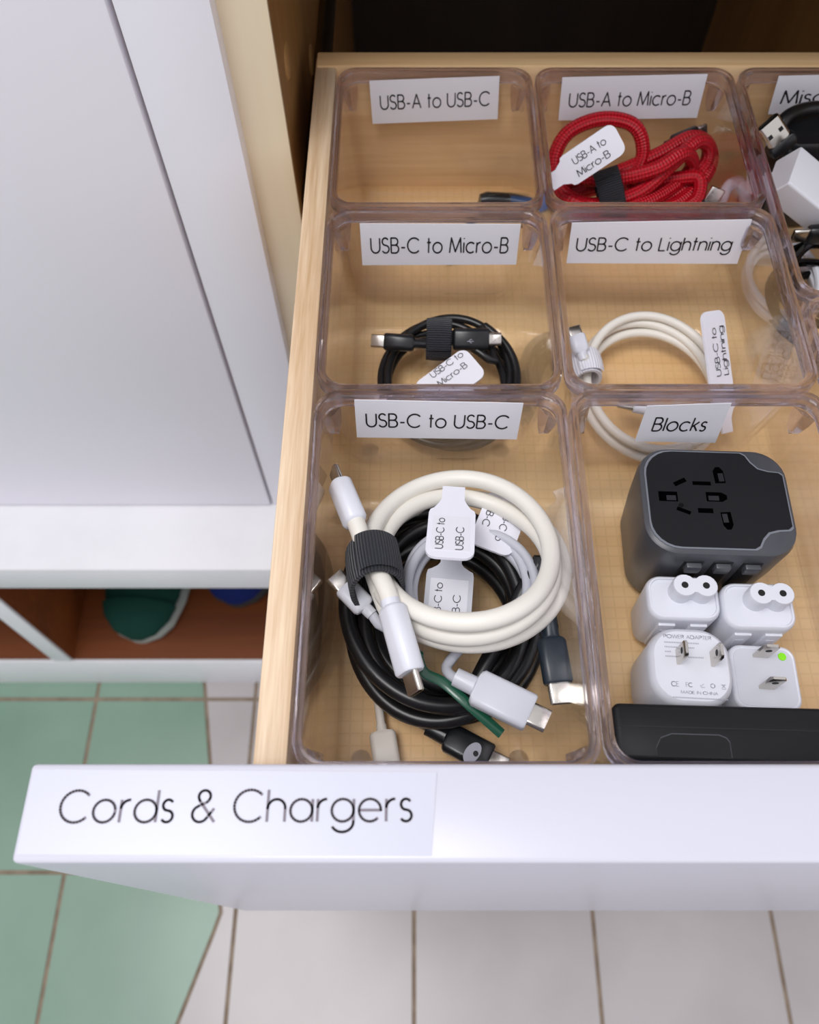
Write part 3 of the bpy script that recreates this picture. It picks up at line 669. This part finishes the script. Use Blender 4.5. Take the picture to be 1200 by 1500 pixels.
mk = Thing('usb_cable', 'glossy black thin cable coiled at the near end of the Misc bin', 'cable', (.22, .29, BF))
ring = coil_pts((.2230, .3000), .036, .033, 0, 1900, lambda k, a, x, y: BF+.004+.0068*k+.002*math.sin(2*a+k), lambda k, a: .93+.10*math.sin(a*1+k*1.8), 12)
mk.part('cord', tube(spline(ring, 3), .0023, 8), M['black_gloss'])
plug(mk, ring[-1], ring[-1]-ring[-2], (0, 0, 1), .014, .011, .0065, M['black_plastic'], cr=.0024)
mz_ = Thing('earphone_lead', 'white loop of lead pressed against the clear wall of the Misc bin', 'cable', (.185, .32, BF))
ring = coil_pts((.2020, .3220), .0200, .0300, 60, 60+1150, lambda k, a, x, y: BF+.0026+.0046*k, lambda k, a: .9+.06*math.sin(a+k*2), 12)
mz_.part('cord', tube(spline(ring, 3), .0020, 8), M['white_plastic'])
mz_.part('paper_tab', box(-.009, .009, -.006, .006, -.0004, .0004).xf(frame(rp(1112, 268, .362), (.4, -.5, .6))), M['tag_plastic'], smooth=False)

# ================================================================== Blocks bin
# travel adapter
ZA = .6700
ta = Thing('travel_adapter', 'dark grey travel plug adapter with a black socket face', 'adapter', (.124, .165, BF))
xa0, xa1, ya0, ya1 = .0940, .1570, .1382, .1890
acx, acy, aw, ad_ = (xa0+xa1)/2, (ya0+ya1)/2, xa1-xa0, ya1-ya0
Fa = Matrix.Translation((acx, acy, 0)) @ Matrix.Rotation(R(-2), 4, 'Z')
ta.part('body', rr_solid([(BF, aw-.010, ad_-.008, .010), (BF+.003, aw-.006, ad_-.004, .012), (ZA-.024, aw-.002, ad_-.001, .013), (ZA-.004, aw, ad_, .0135), (ZA-.0012, aw-.0014, ad_-.0014, .0130), (ZA, aw-.005, ad_-.005, .0115)], 8).xf(Fa), M['adapter_grey'])
def face_outline(o):                  # black socket face with two scooped corners on its right
    hw, hd = aw/2-.0030-o, ad_/2-.0030-o; r = .0115
    pts = [(-hw+r+r*math.cos(R(a)), hd-r+r*math.sin(R(a))) for a in range(180, 89, -15)]
    pts += [(hw-.0165, hd), (hw-.0145, hd-.0012), (hw-.0128, hd-.0045), (hw-.0100, hd-.0076), (hw-.0060, hd-.0088), (hw-.0015, hd-.0092), (hw, hd-.0105)]
    pts += [(hw, -hd+.0105), (hw-.0015, -hd+.0092), (hw-.0060, -hd+.0088), (hw-.0100, -hd+.0076), (hw-.0128, -hd+.0045), (hw-.0145, -hd+.0012), (hw-.0165, -hd)]
    pts += [(-hw+r+r*math.cos(R(a)), -hd+r+r*math.sin(R(a))) for a in range(270, 179, -15)]
    return pts[::-1]
ta.part('face_trim', disc_prism(face_outline(-.0007), ZA-.001, ZA+.0004).xf(Fa), M['adapter_trim'], smooth=False)
fpl = ta.part('socket_face', disc_prism(face_outline(0), ZA-.001, ZA+.0009).xf(Fa), M['socket_black'], smooth=False)
def slot(px, py, wd, ln, ang, key=None):
    F = Fa @ Matrix.Translation((px, py, ZA+.00085)) @ Matrix.Rotation(R(ang), 4, 'Z')
    o = [(-wd/2, -ln/2), (wd/2, -ln/2), (wd/2, ln/2), (-wd/2, ln/2)] if not key else [(wd/2*c-0, s) for c, s in ((-1, -ln/2), (1, -ln/2), (1, ln/2*.5), (.4, ln/2), (-.4, ln/2), (-1, ln/2*.5))]
    ta.part('socket_slot', disc_prism(o, 0, .0001).xf(F), M['slot_black'], parent=fpl, smooth=False)
    if wd*ln > 2.5e-5:                # shutter seen inside the larger openings
        ta.part('shutter', box(-wd*.10, wd*.40, -ln*.40, ln*.10, .00005, .0002).xf(F), M['adapter_trim_dark'], parent=fpl, smooth=False)
def apx(u, v):
    p = Fa.inverted() @ at(u, v, ZA+.0009); return p.x, p.y
for (u, v, wd, ln, an, ky) in ((979, 727, .0078, .0046, 0, 0), (996, 706, .0056, .0020, 28, 0), (1028, 708, .0076, .0018, 0, 0), (1053, 696, .0044, .0078, 4, 1),
                               (1050, 728, .0044, .0086, -90, 1), (1034, 748, .0062, .0022, 0, 0), (1066, 763, .0042, .0080, 184, 1), (1002, 748, .0058, .0017, -22, 0)):
    slot(*apx(u, v), wd, ln, an, ky)
ta.part('screw', lathe([(.0001, 0), (.0011, 0), (.0011, .0001), (.0001, .0001)], 12).xf(Fa @ Matrix.Translation((*apx(998, 740), ZA+.0009))), M['black_gloss'], parent=fpl)
for k in range(3):                    # sliding plug levers on the near side
    px = -.0105+.0120*k
    lv = ta.part('slide_recess', box(px-.0040, px+.0040, -ad_/2-.0004, -ad_/2+.004, ZA-.034, ZA-.0065, .0004).xf(Fa), M['black_satin'])
    ta.part('slide_lever', box(px-.0032, px+.0032, -ad_/2-.0026, -ad_/2+.002, ZA-.0135, ZA-.0075, .0008).xf(Fa), M['adapter_grey'], parent=lv)

# figure-8 plug heads
def duckhead(label, c, wd, dp, zt, rz):
    t = Thing('plug_head', label, 'plug', (c[0], c[1], BF), group='white plug heads')
    F = Matrix.Translation((c[0], c[1], 0)) @ Matrix.Rotation(rz, 4, 'Z')
    t.part('body', rr_solid([(BF, wd-.006, dp-.004, .004), (BF+.004, wd-.002, dp-.001, .0055), (zt-.0022, wd, dp, .0062), (zt-.0006, wd-.0009, dp-.0009, .0058), (zt, wd-.0022, dp-.0022, .0052), (zt, wd-.0034, dp-.0034, .0046), (zt-.0008, wd-.0040, dp-.0040, .0044)], 6).xf(F), M['white_plastic'])
    r, sep, hgt = .0048, .0043, .0075; y0 = dp*.12; xo = .003
    a = [(xo+sep+r*math.cos(R(q)), y0+r*math.sin(R(q))) for q in range(-140, 141, 20)]
    b = [(xo-sep+r*math.cos(R(q)), y0+r*math.sin(R(q))) for q in range(40, 321, 20)]
    out = a+b
    nb = t.part('figure_eight_nub', loft([[Vector((x, y, zt-.003)) for x, y in out], [Vector((x, y, zt+hgt-.0005)) for x, y in out], [Vector((xo+(x-xo)*.96, y0+(y-y0)*.94, zt+hgt)) for x, y in out]]).xf(F), M['white_plastic'])
    for s in (-1, 1):
        t.part('pin_hole', lathe([(.0001, 0), (.0014, 0), (.0014, .0002), (.0001, .0002)], 14).xf(F @ Matrix.Translation((xo+s*sep, y0, zt+hgt-.00005))), M['dark_hole'], parent=nb)
        t.part('rail', box(s*(wd/2-.0085)-.0035, s*(wd/2-.0085)+.0035, -dp/2-.0010, -dp/2+.002, BF+.006, zt-.005, .0004).xf(F), M['white_plastic'])
        t.part('rail_slot', box(s*(wd/2-.0085)-.0018, s*(wd/2-.0085)+.0018, -dp/2-.0012, -dp/2+.002, BF+.009, zt-.010, .0002).xf(F), M['grey_plastic'])
    return t
ZD = .6540
def mid(u0, v0, u1, v1, z): return (at(u0, v0, z)+at(u1, v1, z))/2
c = mid(947, 875, 1056, 875, ZD); duckhead('white plug head with two-hole nub, behind the round-cornered charger', c, .0300, .0195, ZD, R(-2))
c = mid(1058, 887, 1166, 887, ZD); duckhead('white plug head with two-hole nub, behind the charger with a green dot', c, .0295, .0205, ZD, R(-1.5))

def prongs(t, F, spots, wd, th, hgt, flatx):
    for (x, y) in spots:
        a, b = (th, wd) if flatx else (wd, th)
        pr = t.part('prong', loft([[Vector((x+px, y+py, z)) for px, py in rrect(a*s, b*s, .0003, 2)] for z, s in ((-.001, 1), (hgt-.0012, 1), (hgt, .72))]).xf(F), M['steel'])
        M2 = F @ Matrix.Translation((x, y, hgt*.66)) @ (Matrix.Rotation(R(90), 4, 'Y') if flatx else Matrix.Rotation(R(90), 4, 'X'))
        t.part('prong_hole', lathe([(.0001, -th/2-.0001), (.0013, -th/2-.0001), (.0013, th/2+.0001), (.0001, th/2+.0001)], 12).xf(M2), M['dark_hole'], parent=pr)
# charger with printed face
ZR = .6600
pw = Thing('wall_charger', 'white round-cornered charger printed POWER ADAPTER, two prongs upward', 'charger', (.10, .09, BF))
cR = (at(953, 972, ZR)+at(1074, 978, ZR))/2
FR = Matrix.Translation((cR.x, cR.y, ZR)) @ Matrix.Rotation(R(-3), 4, 'Z')
hh = ZR-BF; wR, dR = .0322, .0315
pw.part('body', rr_solid([(-hh+.006, wR-.003, dR-.003, .011), (-hh+.010, wR, dR, .012), (-.004, wR+.0004, dR+.0004, .012), (-.0012, wR-.0012, dR-.0012, .0115), (0, wR-.004, dR-.004, .0100)], 8).xf(FR), M['white_plastic'])
pw.part('base_band', rr_solid([(-hh, wR-.008, dR-.008, .009), (-hh+.001, wR-.006, dR-.006, .010), (-hh+.0065, wR-.0024, dR-.0024, .011)], 8).xf(FR), M['black_gloss'])
prongs(pw, FR, [(-.0050, .0032), (.0082, .0030)], .0062, .0015, .0120, True)
def fprint(txt, x, y, wdt, cap, wt=.12):
    ls, tw = strokes(txt, .16); M3 = FR.to_3x3()
    pw.part('lettering', ribbon(ls, wt, FR @ Vector((x, y, .0002)), M3 @ Vector((wdt/tw, 0, 0)), M3 @ Vector((0, cap, 0))), M['print_grey'], smooth=False)
fprint('POWER ADAPTER', -.0098, .0108, .0185, .0014); fprint('MADE IN CHINA', -.0052, -.0112, .0140, .0011)
fprint('CE', -.0085, -.0085, .0028, .0018); fprint('FC', -.0030, -.0085, .0024, .0016)
M3 = FR.to_3x3(); e_x, e_y = M3 @ Vector((.001, 0, 0)), M3 @ Vector((0, .001, 0))
for (x, sh) in ((.0024, [[(0, .9), (.5, 0), (1.8, .1)], [(.5, .7), (1.4, 1.4)]]), (.0064, [arc(.8, .8, .8, .8, 60, 170, 8), arc(.8, .8, .8, .8, 180, 290, 8), arc(.8, .8, .8, .8, 300, 410, 8)]),
                (.0105, [[(0, 1.6), (1.6, 0)], [(1.6, 1.6), (0, 0)], [(.2, 1.4), (1.4, 1.4)], [(0, -.3), (1.6, -.3)]])):
    pw.part('print_symbol', ribbon(sh, .2, FR @ Vector((x, -.0085, .0002)), e_x, e_y), M['print_grey'], smooth=False)
for k in range(4):
    L_ = (.0140, .0120, .0030, .0150)[k]
    sg = [[(i*.00062/.001, 0), (i*.00062/.001+.34, 0)] for i in range(int(L_/.00062))]
    pw.part('fine_print', ribbon(sg, .55, FR @ Vector((-.0098, .0090-.0019*k, .0002)), e_x, e_y), M['print_grey'], smooth=False)
sg = [[(i*.62, 0), (i*.62+.36, 0)] for i in range(34)]
pw.part('fine_print', ribbon(sg, .5, FR @ Vector((-.0085, -.0128, .0002)), e_x, e_y), M['print_grey'], smooth=False)
# cube charger
ZU = .6460
cu = Thing('wall_charger', 'small white cube charger with a green dot, two prongs upward', 'charger', (.125, .09, BF))
cU = (at(1073, 992, ZU)+at(1171, 992, ZU))/2
FU = Matrix.Translation((cU.x, cU.y, ZU)) @ Matrix.Rotation(R(-3), 4, 'Z')
hh = ZU-BF; s = .0270
cu.part('body', rr_solid([(-hh, s-.003, s-.003, .0040), (-hh+.0015, s, s, .005), (-.0015, s, s, .0052), (-.0004, s-.0008, s-.0008, .005), (0, s-.0020, s-.0020, .0046), (-.0004, s-.0030, s-.0030, .0042)], 6).xf(FU), M['white_plastic'])
cu.part('face_inset', rr_solid([(-.001, s-.0030, s-.0030, .0042), (-.0001, s-.0034, s-.0034, .004)], 6).xf(FU), M['grey_plastic'])
prongs(cu, FU, [(-.0008, .0088), (-.0002, -.0042)], .0064, .0015, .0130, False)
pD = at(1146, 962, ZU)
cu.part('green_dot', lathe([(.0001, 0), (.0017, 0), (.0016, .0002), (.0001, .0002)], 14).xf(Matrix.Translation(pD)), M['green_dot'], label='neon green dot')
# black box at the front
pk = Thing('power_bank', 'flat black box with a glossy inset, standing along the near wall of the Blocks bin', 'power bank', (.115, .067, BF))
ZP = .6680
FP = Matrix.Translation((.1170, .0680, BF)) @ Matrix.Rotation(R(-1.6), 4, 'Z'); hp = ZP-BF
Wp, Dp = .0890, .0205
pk.part('body', rr_solid([(0, Wp-.004, Dp-.004, .002), (.0015, Wp, Dp, .003), (hp-.0015, Wp, Dp, .003), (hp-.0004, Wp-.0012, Dp-.0012, .0026), (hp, Wp-.0028, Dp-.0028, .002)], 5).xf(FP), M['black_satin'])
pk.part('seam_line', box(-Wp/2+.0012, Wp/2-.0012, .0014, .0019, hp-.001, hp+.00012).xf(FP), M['dark_hole'], smooth=False)
ins_ = [(-.0300, -.0092), (-.0035, -.0092), (-.0035, -.0035), (-.0045, -.0020), (-.0070, -.0010), (-.0240, -.0010), (-.0280, -.0025), (-.0300, -.0060)]
pk.part('inset_glint_edge', disc_prism([(x*1.012+.0003, y+.0004) for x, y in ins_], hp-.0005, hp+.0002).xf(FP), M['adapter_grey'], smooth=False)  # lighter rim paints the reflected outline along the glossy inset
pk.part('glossy_inset', disc_prism(ins_, hp-.0005, hp+.0003).xf(FP), M['black_gloss'], smooth=False)
